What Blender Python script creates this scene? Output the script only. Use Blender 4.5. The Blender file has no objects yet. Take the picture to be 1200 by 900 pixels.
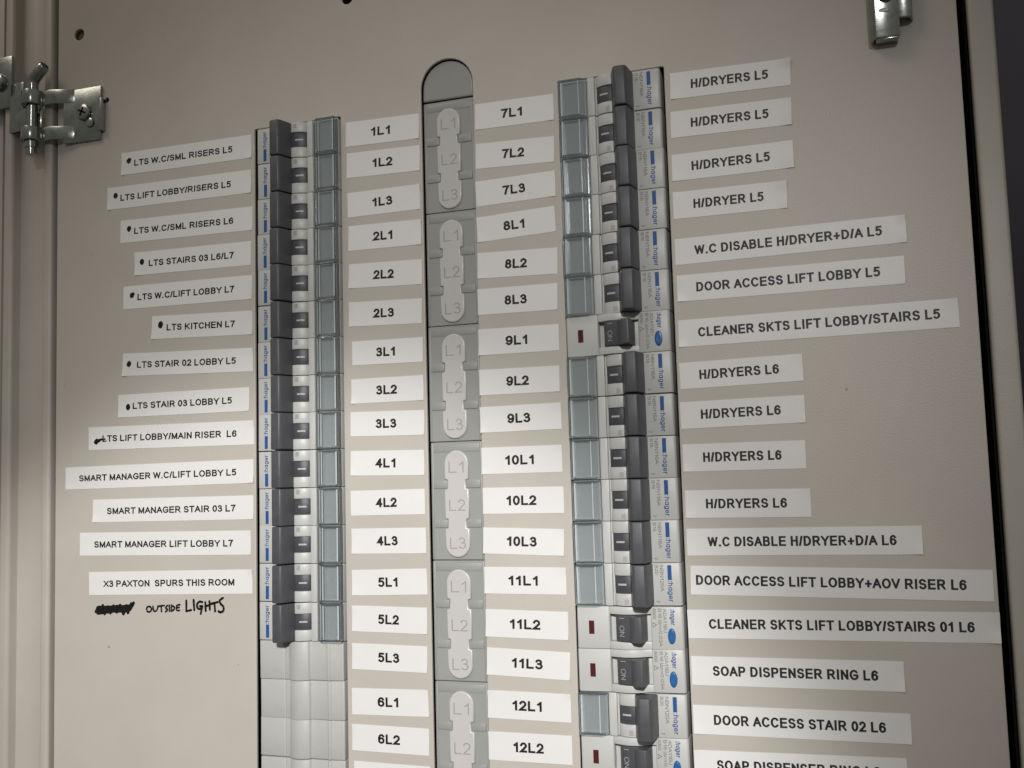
import bpy, bmesh, math, random
from mathutils import Matrix, Vector

random.seed(7)
S = bpy.context.scene
COL = S.collection
MM = 0.001
R = math.radians

# ------------------------------------------------------------------ camera
cam_data = bpy.data.cameras.new('camera')
cam = bpy.data.objects.new('camera', cam_data)
COL.objects.link(cam)
_right = Vector((0.947560848880502, 0.31837403126138236, -0.027684181173350794))
_up = Vector((0.05629270012090552, -0.08101041354450292, 0.9951223265561105))
_back = Vector((0.3145783997383806, -0.9444973738003325, -0.09468443009447049))
cam.matrix_world = Matrix((
    (_right.x, _up.x, _back.x, 0.17011631),
    (_right.y, _up.y, _back.y, -0.42671241),
    (_right.z, _up.z, _back.z, -0.17575944),
    (0, 0, 0, 1)))
cam_data.sensor_width = 36.0
cam_data.lens = 36.0 * 1199.26 / 1200.0
cam_data.clip_start = 0.01
cam_data.clip_end = 50.0
S.camera = cam

# ------------------------------------------------------------------ world: a dim plant room, paler towards its ceiling
W = bpy.data.worlds.new('World')
S.world = W
W.use_nodes = True
nt = W.node_tree
bg = nt.nodes['Background']
tc = nt.nodes.new('ShaderNodeTexCoord')
sx = nt.nodes.new('ShaderNodeSeparateXYZ')
nt.links.new(tc.outputs['Generated'], sx.inputs[0])
wr = nt.nodes.new('ShaderNodeValToRGB')
wr.color_ramp.elements[0].position = 0.0
wr.color_ramp.elements[0].color = (0.10, 0.095, 0.09, 1)
wr.color_ramp.elements[1].position = 1.0
wr.color_ramp.elements[1].color = (0.42, 0.40, 0.37, 1)
mr = nt.nodes.new('ShaderNodeMapRange')
mr.inputs['From Min'].default_value = -1
nt.links.new(sx.outputs['Z'], mr.inputs['Value'])
nt.links.new(mr.outputs[0], wr.inputs[0])
nt.links.new(wr.outputs[0], bg.inputs[0])
bg.inputs[1].default_value = 0.50

# ------------------------------------------------------------------ lamps
def look(o, target):
    d = Vector(target) - o.location
    o.rotation_euler = d.to_track_quat('-Z', 'Y').to_euler()

def spot(name, loc, target, power, size_deg, blend, radius, col):
    l = bpy.data.lights.new(name, 'SPOT')
    l.energy = power; l.spot_size = R(size_deg); l.spot_blend = blend
    l.shadow_soft_size = radius; l.color = col
    o = bpy.data.objects.new(name, l); COL.objects.link(o)
    o.location = loc; look(o, target)
    return o

def area(name, loc, target, power, sx_, sy_, col):
    l = bpy.data.lights.new(name, 'AREA')
    l.shape = 'RECTANGLE'; l.size = sx_; l.size_y = sy_; l.energy = power; l.color = col
    o = bpy.data.objects.new(name, l); COL.objects.link(o)
    o.location = loc; look(o, target)
    return o

WARM = (1.0, 0.885, 0.77)
NEUTRAL = (1.0, 0.968, 0.972)
spot('ceiling_lamp', (0.42, -1.35, 0.32), (-0.025, 0, -0.195), 41.0, 25.4, 1.0, 0.06, NEUTRAL)
spot('pool_spot', (0.40, -1.38, 0.30), (-0.100, 0, -0.385), 70.0, 19.0, 0.26, 0.03, NEUTRAL)  # added spot; its cone edge imitates the shadow border on the right
area('room_fill', (-0.85, -1.0, 1.30), (-0.05, 0, -0.1), 5.4, 0.8, 0.5, WARM)  # added soft fill for ambient light, set left to lift that side

S.view_settings.view_transform = 'Standard'
S.view_settings.look = 'None'
S.view_settings.exposure = 0.0
S.view_settings.gamma = 1.0

# ------------------------------------------------------------------ materials
def mat(name, color, rough=0.5, metal=0.0, vary=0.0, vscale=60.0, bump=0.0, bscale=900.0, trans=0.0, ior=1.46, spec=0.5, rvary=0.0):
    m = bpy.data.materials.new(name)
    m.use_nodes = True
    n = m.node_tree; b = n.nodes['Principled BSDF']
    b.inputs['Base Color'].default_value = (*color, 1)
    b.inputs['Roughness'].default_value = rough
    b.inputs['Metallic'].default_value = metal
    b.inputs['Transmission Weight'].default_value = trans
    b.inputs['IOR'].default_value = ior
    b.inputs['Specular IOR Level'].default_value = spec
    if vary or bump or rvary:
        t = n.nodes.new('ShaderNodeTexCoord')
    if vary or rvary:
        z = n.nodes.new('ShaderNodeTexNoise')
        z.inputs['Scale'].default_value = vscale
        z.inputs['Detail'].default_value = 6.0
        z.inputs['Roughness'].default_value = 0.6
        n.links.new(t.outputs['Object'], z.inputs['Vector'])
    if vary:
        rp = n.nodes.new('ShaderNodeValToRGB')
        lo = [c * (1 - vary) for c in color]; hi = [min(1, c * (1 + vary)) for c in color]
        rp.color_ramp.elements[0].position = 0.3; rp.color_ramp.elements[0].color = (*lo, 1)
        rp.color_ramp.elements[1].position = 0.7; rp.color_ramp.elements[1].color = (*hi, 1)
        n.links.new(z.outputs['Fac'], rp.inputs[0])
        n.links.new(rp.outputs[0], b.inputs['Base Color'])
    if rvary:
        mp = n.nodes.new('ShaderNodeMapRange')
        mp.inputs['To Min'].default_value = rough - rvary
        mp.inputs['To Max'].default_value = rough + rvary
        n.links.new(z.outputs['Fac'], mp.inputs['Value'])
        n.links.new(mp.outputs[0], b.inputs['Roughness'])
    if bump:
        z2 = n.nodes.new('ShaderNodeTexNoise')
        z2.inputs['Scale'].default_value = bscale
        z2.inputs['Detail'].default_value = 3.0
        n.links.new(t.outputs['Object'], z2.inputs['Vector'])
        bp = n.nodes.new('ShaderNodeBump')
        bp.inputs['Strength'].default_value = bump
        bp.inputs['Distance'].default_value = 0.0003
        n.links.new(z2.outputs['Fac'], bp.inputs['Height'])
        n.links.new(bp.outputs[0], b.inputs['Normal'])
    return m

M = dict(
    paint=mat('beige_grey_paint', (0.471, 0.445, 0.388), 0.42, vary=0.035, vscale=22, bump=0.25, bscale=1400, rvary=0.05),
    frame=mat('frame_paint', (0.45, 0.428, 0.372), 0.42, vary=0.04, vscale=30, bump=0.25, bscale=1400),
    tape=mat('label_tape', (0.70, 0.705, 0.677), 0.38, vary=0.012, vscale=90, bump=0.10, bscale=500),
    ink=mat('black_print', (0.010, 0.010, 0.010), 0.5),
    marker=mat('black_marker_ink', (0.008, 0.008, 0.008), 0.35, vary=0.2, vscale=300),
    white=mat('pale_plastic', (0.475, 0.482, 0.455), 0.42, vary=0.02, vscale=80, bump=0.08, bscale=2500),
    blank=mat('blank_plastic', (0.415, 0.425, 0.395), 0.45, vary=0.03, vscale=120, bump=0.15, bscale=1800),
    dark=mat('charcoal_plastic', (0.070, 0.073, 0.078), 0.42, vary=0.08, vscale=200, bump=0.25, bscale=2500),
    dark2=mat('slate_plastic', (0.056, 0.059, 0.064), 0.45, vary=0.08, vscale=200, bump=0.2, bscale=2500),
    strip=mat('strip_plastic', (0.290, 0.300, 0.280), 0.40, vary=0.025, vscale=90, bump=0.12, bscale=2200),
    pill=mat('milky_plastic', (0.50, 0.495, 0.468), 0.30, vary=0.015, vscale=120, bump=0.05, bscale=2000),
    engrave=mat('engraved_grey', (0.30, 0.295, 0.28), 0.5),
    glass=None,
    glint=mat('glint_pale', (0.64, 0.68, 0.67), 0.25),
    card=mat('grey_card', (0.345, 0.342, 0.318), 0.5, vary=0.03, vscale=150),
    blue=mat('logo_blue', (0.014, 0.082, 0.25), 0.45),
    button=mat('button_blue', (0.022, 0.115, 0.30), 0.30, vary=0.06, vscale=300),
    print_grey=mat('grey_print', (0.065, 0.065, 0.07), 0.5),
    white_print=mat('white_print', (0.42, 0.42, 0.42), 0.5),
    red=mat('dark_red_window', (0.075, 0.016, 0.014), 0.18),
    zinc=mat('zinc_plate', (0.37, 0.39, 0.365), 0.20, metal=1.0, vary=0.22, vscale=160, rvary=0.05, bump=0.05, bscale=700),
    void=mat('shade_black', (0.012, 0.012, 0.012), 0.9, spec=0.1),
    wall=mat('slate_wall', (0.115, 0.112, 0.140), 0.85, vary=0.08, vscale=8, bump=0.3, bscale=90),
    scuff=mat('grey_scuff', (0.30, 0.28, 0.245), 0.6),
)

def clear_plastic():
    m = bpy.data.materials.new('clear_plastic'); m.use_nodes = True
    n = m.node_tree; n.nodes.remove(n.nodes['Principled BSDF'])
    out = n.nodes['Material Output']
    tr = n.nodes.new('ShaderNodeBsdfTransparent'); tr.inputs[0].default_value = (0.960, 0.972, 0.974, 1)
    df = n.nodes.new('ShaderNodeBsdfDiffuse'); df.inputs[0].default_value = (0.60, 0.68, 0.69, 1)
    m1 = n.nodes.new('ShaderNodeMixShader'); m1.inputs[0].default_value = 0.055
    gl = n.nodes.new('ShaderNodeBsdfGlossy'); gl.inputs['Roughness'].default_value = 0.10
    gl.inputs[0].default_value = (0.95, 0.98, 1, 1)
    lw = n.nodes.new('ShaderNodeFresnel'); lw.inputs[0].default_value = 1.5
    mx = n.nodes.new('ShaderNodeMixShader')
    n.links.new(tr.outputs[0], m1.inputs[1]); n.links.new(df.outputs[0], m1.inputs[2])
    n.links.new(lw.outputs[0], mx.inputs[0]); n.links.new(m1.outputs[0], mx.inputs[1]); n.links.new(gl.outputs[0], mx.inputs[2])
    n.links.new(mx.outputs[0], out.inputs['Surface'])
    return m
M['glass'] = clear_plastic()

# ------------------------------------------------------------------ object helpers
def put(name, me, material=None, parent=None, label=None, cat=None, group=None, kind=None, loc=None, rot=None):
    o = bpy.data.objects.new(name, me)
    COL.objects.link(o)
    if material is not None and me is not None:
        me.materials.clear(); me.materials.append(material)
    if parent: o.parent = parent
    if label: o['label'] = label
    if cat: o['category'] = cat
    if group: o['group'] = group
    if kind: o['kind'] = kind
    if loc: o.location = loc
    if rot: o.rotation_euler = rot
    return o

def from_bm(name, bm, smooth=None):
    me = bpy.data.meshes.new(name)
    bm.normal_update()
    bm.to_mesh(me); bm.free()
    if smooth is not None:
        for p in me.polygons: p.use_smooth = True
        try: me.set_sharp_from_angle(angle=R(smooth))
        except Exception: pass
    return me

def scale_bm(bm):
    bmesh.ops.scale(bm, vec=(MM, MM, MM), verts=bm.verts)

def bevel(bm, w, seg=2, ang=25):
    bmesh.ops.recalc_face_normals(bm, faces=bm.faces)
    bm.normal_update()
    es = [e for e in bm.edges if len(e.link_faces) == 2 and e.calc_face_angle(0) > R(ang)]
    if es and w > 0:
        bmesh.ops.bevel(bm, geom=es, offset=w, segments=seg, profile=0.5, affect='EDGES', clamp_overlap=True)

def add_prism(bm, pts, a0, a1, axis='X'):
    """closed prism. axis X: pts are (u, h) -> local y=-h, z=u-mapped by caller; x runs a0..a1"""
    def v(p, a):
        if axis == 'X': return (a, -p[1], p[0])
        if axis == 'Y': return (p[0], a, p[1])
        return (p[0], -p[1], a)          # Z: profile in (x, h), extruded along z
    A = [bm.verts.new(v(p, a0)) for p in pts]
    B = [bm.verts.new(v(p, a1)) for p in pts]
    n = len(pts)
    fs = [bm.faces.new(A), bm.faces.new(B[::-1])]
    for i in range(n):
        j = (i + 1) % n
        fs.append(bm.faces.new((A[j], A[i], B[i], B[j])))
    bmesh.ops.recalc_face_normals(bm, faces=fs)
    return fs

def add_box(bm, x0, x1, y0, y1, z0, z1):
    return add_prism(bm, [(x0, z0), (x1, z0), (x1, z1), (x0, z1)], y0, y1, 'Y')

def add_tube(bm, pts, r, n=16, cap=True):
    """round bar along a polyline (mm)"""
    pts = [Vector(p) for p in pts]
    rings = []
    up0 = None
    for i, p in enumerate(pts):
        if i == 0: d = pts[1] - pts[0]
        elif i == len(pts) - 1: d = pts[-1] - pts[-2]
        else: d = (pts[i + 1] - p).normalized() + (p - pts[i - 1]).normalized()
        d.normalize()
        ref = up0 if up0 else (Vector((0, 1, 0)) if abs(d.y) < 0.9 else Vector((1, 0, 0)))
        a = d.cross(ref).normalized(); b = a.cross(d).normalized()
        up0 = b
        rr = r[i] if isinstance(r, (list, tuple)) else r
        rings.append([bm.verts.new(p + (a * math.cos(t) + b * math.sin(t)) * rr) for t in [2 * math.pi * k / n for k in range(n)]])
    fs = []
    for q, s in zip(rings, rings[1:]):
        for k in range(n):
            fs.append(bm.faces.new((q[k], q[(k + 1) % n], s[(k + 1) % n], s[k])))
    if cap:
        fs.append(bm.faces.new(rings[0][::-1])); fs.append(bm.faces.new(rings[-1]))
    bmesh.ops.recalc_face_normals(bm, faces=fs)

def curve_mesh(name, loops, thick, y0=0.0, bev=0.0, res=2):
    """flat shape from closed loops in (x, z) mm, holes allowed; front face at y = -thick + y0, back at y0"""
    c = bpy.data.curves.new(name, 'CURVE')
    c.dimensions = '2D'; c.fill_mode = 'BOTH'
    c.extrude = max(thick / 2 - bev, 1e-5); c.bevel_depth = bev; c.bevel_resolution = res; c.offset = -bev
    for lp in loops:
        s = c.splines.new('POLY')
        s.points.add(len(lp) - 1)
        for q, (x, z) in zip(s.points, lp): q.co = (x, z, 0, 1)
        s.use_cyclic_u = True
    o = bpy.data.objects.new(name, c); COL.objects.link(o)
    bpy.context.view_layer.update()
    me = bpy.data.meshes.new_from_object(o.evaluated_get(bpy.context.evaluated_depsgraph_get()))
    bpy.data.objects.remove(o); bpy.data.curves.remove(c)
    me.name = name
    me.transform(Matrix.Translation((0, (y0 - thick / 2) * MM, 0)) @ Matrix.Scale(MM, 4) @ Matrix.Rotation(R(90), 4, 'X'))
    return me

def circle(cx, cz, r, n=24, rz=None):
    rz = rz or r
    return [(cx + r * math.cos(2 * math.pi * k / n), cz + rz * math.sin(2 * math.pi * k / n)) for k in range(n)]

def rrect(x0, x1, z0, z1, r, n=5):
    p = []
    for cx, cz, a in ((x1 - r, z1 - r, 0), (x0 + r, z1 - r, 90), (x0 + r, z0 + r, 180), (x1 - r, z0 + r, 270)):
        for k in range(n + 1):
            t = R(a + 90 * k / n); p.append((cx + r * math.cos(t), cz + r * math.sin(t)))
    return p

# ------------------------------------------------------------------ lettering: drawn with strokes of even width
def arc(cx, cy, rx, ry, a0, a1, n=14):
    return [(cx + rx * math.cos(R(a0 + (a1 - a0) * k / n)), cy + ry * math.sin(R(a0 + (a1 - a0) * k / n))) for k in range(n + 1)]
ELL = arc(.5, .5, .5, .5, 90, 450, 28)
SIX = [arc(.5, .30, .5, .30, 0, 360, 24), arc(.53, .57, .53, .43, 40, 180, 14) + [(0, .31)]]
G = {   # glyph: (body width in cap heights, side bearing, strokes)
    'A': (.95, .0, [[(0, 0), (.5, 1), (1, 0)], [(.2, .33), (.8, .33)]]),
    'B': (.76, .10, [[(.5, .53), (0, .53), (0, 1), (.55, 1)] + arc(.6, .765, .33, .235, 90, -90, 10), [(0, .53), (0, 0), (.6, 0)] + arc(.62, .265, .38, .265, -90, 90, 10) + [(.5, .53)]]),
    'C': (.90, .06, [arc(.53, .5, .53, .5, 42, 318, 24)]),
    'D': (.82, .10, [[(.2, 0), (0, 0), (0, 1), (.42, 1)] + arc(.42, .5, .58, .5, 90, -90, 16) + [(.2, 0)]]),
    'E': (.74, .10, [[(1, 1), (0, 1), (0, 0), (1, 0)], [(0, .52), (.93, .52)]]),
    'F': (.66, .10, [[(1, 1), (0, 1), (0, 0)], [(0, .50), (.88, .50)]]),
    'G': (.94, .06, [arc(.52, .5, .52, .5, 42, 312, 24) + [(1, .2), (1, .46), (.58, .46)]]),
    'H': (.78, .10, [[(0, 0), (0, 1)], [(1, 0), (1, 1)], [(0, .53), (1, .53)]]),
    'I': (.0, .13, [[(0, 0), (0, 1)]]),
    'K': (.80, .10, [[(0, 0), (0, 1)], [(.96, 1), (.02, .36)], [(.30, .58), (1, 0)]]),
    'L': (.64, .10, [[(0, 1), (0, 0), (1, 0)]]),
    'M': (.94, .10, [[(0, 0), (0, 1), (.5, .04), (1, 1), (1, 0)]]),
    'N': (.78, .10, [[(0, 0), (0, 1), (1, 0), (1, 1)]]),
    'O': (.96, .06, [ELL]),
    'P': (.76, .10, [[(0, 0), (0, 1), (.6, 1)] + arc(.64, .73, .36, .27, 90, -90, 12) + [(0, .46)]]),
    'R': (.84, .10, [[(0, 0), (0, 1), (.58, 1)] + arc(.62, .74, .32, .26, 90, -90, 12) + [(0, .48)], [(.52, .47), (1, 0)]]),
    'S': (.78, .06, [arc(.48, .755, .44, .245, 22, 250, 16) + arc(.51, .26, .47, .26, 70, -158, 18)]),
    'T': (.80, .03, [[(0, 1), (1, 1)], [(.5, 1), (.5, 0)]]),
    'U': (.78, .10, [[(0, 1), (0, .36)] + arc(.5, .36, .5, .36, 180, 360, 16) + [(1, 1)]]),
    'V': (.92, .0, [[(0, 1), (.5, 0), (1, 1)]]),
    'W': (1.30, .0, [[(0, 1), (.24, .0), (.5, .98), (.76, .0), (1, 1)]]),
    'X': (.90, .01, [[(0, 0), (1, 1)], [(0, 1), (1, 0)]]),
    'Y': (.90, .01, [[(0, 1), (.5, .45), (1, 1)], [(.5, .45), (.5, 0)]]),
    '0': (.66, .055, [ELL]),
    '1': (.38, .12, [[(0, .74), (.45, .84), (.82, 1), (.82, 0)]]),
    '2': (.66, .055, [arc(.5, .70, .48, .30, 165, -28, 14) + [(.0, .0), (1, 0)]]),
    '3': (.66, .055, [arc(.47, .765, .42, .235, 160, -80, 14) + [(.38, .54)], [(.38, .54)] + arc(.49, .27, .51, .27, 85, -148, 16)]),
    '4': (.68, .045, [[(.74, 0), (.74, 1), (0, .30), (1, .30)]]),
    '5': (.66, .055, [[(.93, 1), (.17, 1), (.05, .46)] + arc(.47, .325, .53, .325, 140, -138, 18)]),
    '6': (.66, .055, SIX),
    '7': (.66, .055, [[(0, 1), (1, 1), (.55, .5), (.36, 0)]]),
    '8': (.66, .055, [arc(.5, .765, .42, .235, 0, 360, 20), arc(.5, .27, .5, .27, 0, 360, 22)]),
    '9': (.66, .055, [[(1 - x, 1 - y) for x, y in s] for s in SIX]),
    '/': (.26, .02, [[(0, 0), (1, 1)]]),
    '.': (.0, .15, [[(0, 0), (0, .02)]]),
    '+': (.64, .10, [[(0, .42), (1, .42)], [(.5, .10), (.5, .74)]]),
    '=': (.60, .10, [[(0, .30), (1, .30)], [(0, .58), (1, .58)]]),
    ':': (.0, .12, [[(0, .02), (0, .05)], [(0, .66), (0, .69)]]),
    'h': (.58, .09, [[(0, 0), (0, 1)], [(0, .40)] + arc(.5, .42, .5, .32, 180, 0, 12) + [(1, 0)]]),
    'a': (.60, .08, [arc(.5, .37, .5, .37, 0, 360, 22), [(1, .74), (1, 0)]]),
    'g': (.60, .08, [arc(.5, .37, .5, .37, 0, 360, 22), [(1, .74), (1, -.06)] + arc(.5, -.06, .5, .22, 0, -160, 10)]),
    'e': (.62, .08, [[(0.02, .37), (1, .37)] + arc(.5, .37, .5, .37, 0, 320, 18)]),
    'r': (.34, .09, [[(0, 0), (0, .72)], [(0, .38)] + arc(.75, .42, .75, .30, 180, 85, 8)]),
    'n': (.56, .09, [[(0, 0), (0, .72)], [(0, .40)] + arc(.5, .42, .5, .30, 180, 0, 12) + [(1, 0)]]),
    'd': (.72, .03, [[(0, 0), (.5, .92), (1, 0), (0, 0)]]),   # triangle sign
    ' ': (.10, .05, []),
}

_lay = [0]
def stroke_strip(bm, pts, w, y, clip=None, cap=True, xf=None, wvar=None, rnd=False):
    """one stroke laid as overlapping flat pieces in the x-z plane, mitred at its corners"""
    P = [Vector(p) for p in pts]
    Q = [P[0]]
    for p in P[1:]:
        if (p - Q[-1]).length > 1e-5: Q.append(p)
    P = Q
    if len(P) < 2: return
    closed = (P[0] - P[-1]).length < 1e-4
    if cap and not closed and not rnd:
        P[0] = P[0] + (P[0] - P[1]).normalized() * w / 2
        P[-1] = P[-1] + (P[-1] - P[-2]).normalized() * w / 2
    def piece(poly):
        _lay[0] = (_lay[0] + 1) % 12
        vs = []
        for x, z in poly:
            if clip: z = min(max(z, clip[0]), clip[1])
            if xf: x, z = xf(x, z)
            vs.append(bm.verts.new((x, y - 0.0002 * _lay[0], z)))
        try: bm.faces.new(vs)
        except ValueError: pass
    n = len(P)
    hw = [w / 2 * (wvar[i % len(wvar)] if wvar else 1) for i in range(n)]
    for i in range(n - 1):
        d = (P[i + 1] - P[i]).normalized(); nn = Vector((-d.y, d.x))
        piece([P[i] + nn * hw[i], P[i] - nn * hw[i], P[i + 1] - nn * hw[i + 1], P[i + 1] + nn * hw[i + 1]])
    for i in range(0 if closed else 1, n - 1):
        d0 = (P[i] - P[i - 1 if i else n - 2]).normalized(); d1 = (P[i + 1] - P[i]).normalized()
        cr = d0.x * d1.y - d0.y * d1.x
        if abs(cr) < 1e-4 and d0.dot(d1) > 0: continue
        if rnd:
            piece([P[i] + Vector((math.cos(t), math.sin(t))) * hw[i] for t in [2 * math.pi * q / 10 for q in range(10)]])
            continue
        s = -1 if cr > 0 else 1
        n0 = Vector((-d0.y, d0.x)) * s; n1 = Vector((-d1.y, d1.x)) * s
        m = (n0 + n1)
        poly = [P[i], P[i] + n0 * hw[i]]
        if m.length > 0.30:
            m.normalize(); poly.append(P[i] + m * hw[i] / max(m.dot(n0), .25))
        poly.append(P[i] + n1 * hw[i])
        piece(poly)
    if rnd:
        for e, h in ((P[0], hw[0]), (P[-1], hw[-1])):
            piece([e + Vector((math.cos(t), math.sin(t))) * h for t in [2 * math.pi * q / 10 for q in range(10)]])

def text_widths(t):
    return sum(G[c][0] + 2 * G[c][1] for c in t) - G[t[0]][1] - G[t[-1]][1]

THIN = 0.86        # level strokes are a little thinner than upright ones

def add_text(bm, t, x0, z0, cap, weight, y, width=None, slant=0.0, xf=None):
    """text with its left edge at x0 and baseline z0 (mm); letters narrowed or widened to fill width when given"""
    body = text_widths(t)
    sx = (width / cap - len(t) * weight) / body if width else 1.0
    x = -G[t[0]][1] * sx
    k = 0
    wz = weight * THIN
    for ch in t:
        bw, sb, strokes = G[ch]
        for st in strokes:
            pts = [((x + sb * sx + weight / 2 + px * bw * sx) * cap, (wz / 2 + pz * (1 - wz)) * cap / THIN) for px, pz in st]
            low = ch in 'g'
            def f(a, b):
                b *= THIN
                xx = x0 + a + slant * b; zz = z0 + b
                return xf(xx, zz) if xf else (xx, zz)
            stroke_strip(bm, pts, weight * cap, y - 0.0006 * (k % 3), None if low else (0, cap / THIN), True, f)
            k += 1
        x += (bw + 2 * sb) * sx + weight
    return (body * sx + len(t) * weight) * cap

def text_mesh(name, items):
    bm = bmesh.new()
    for it in items: add_text(bm, **it)
    bmesh.ops.recalc_face_normals(bm, faces=bm.faces)
    for f in bm.faces:
        if f.normal.y > 0: f.normal_flip()
    scale_bm(bm)
    return from_bm(name, bm)

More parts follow.
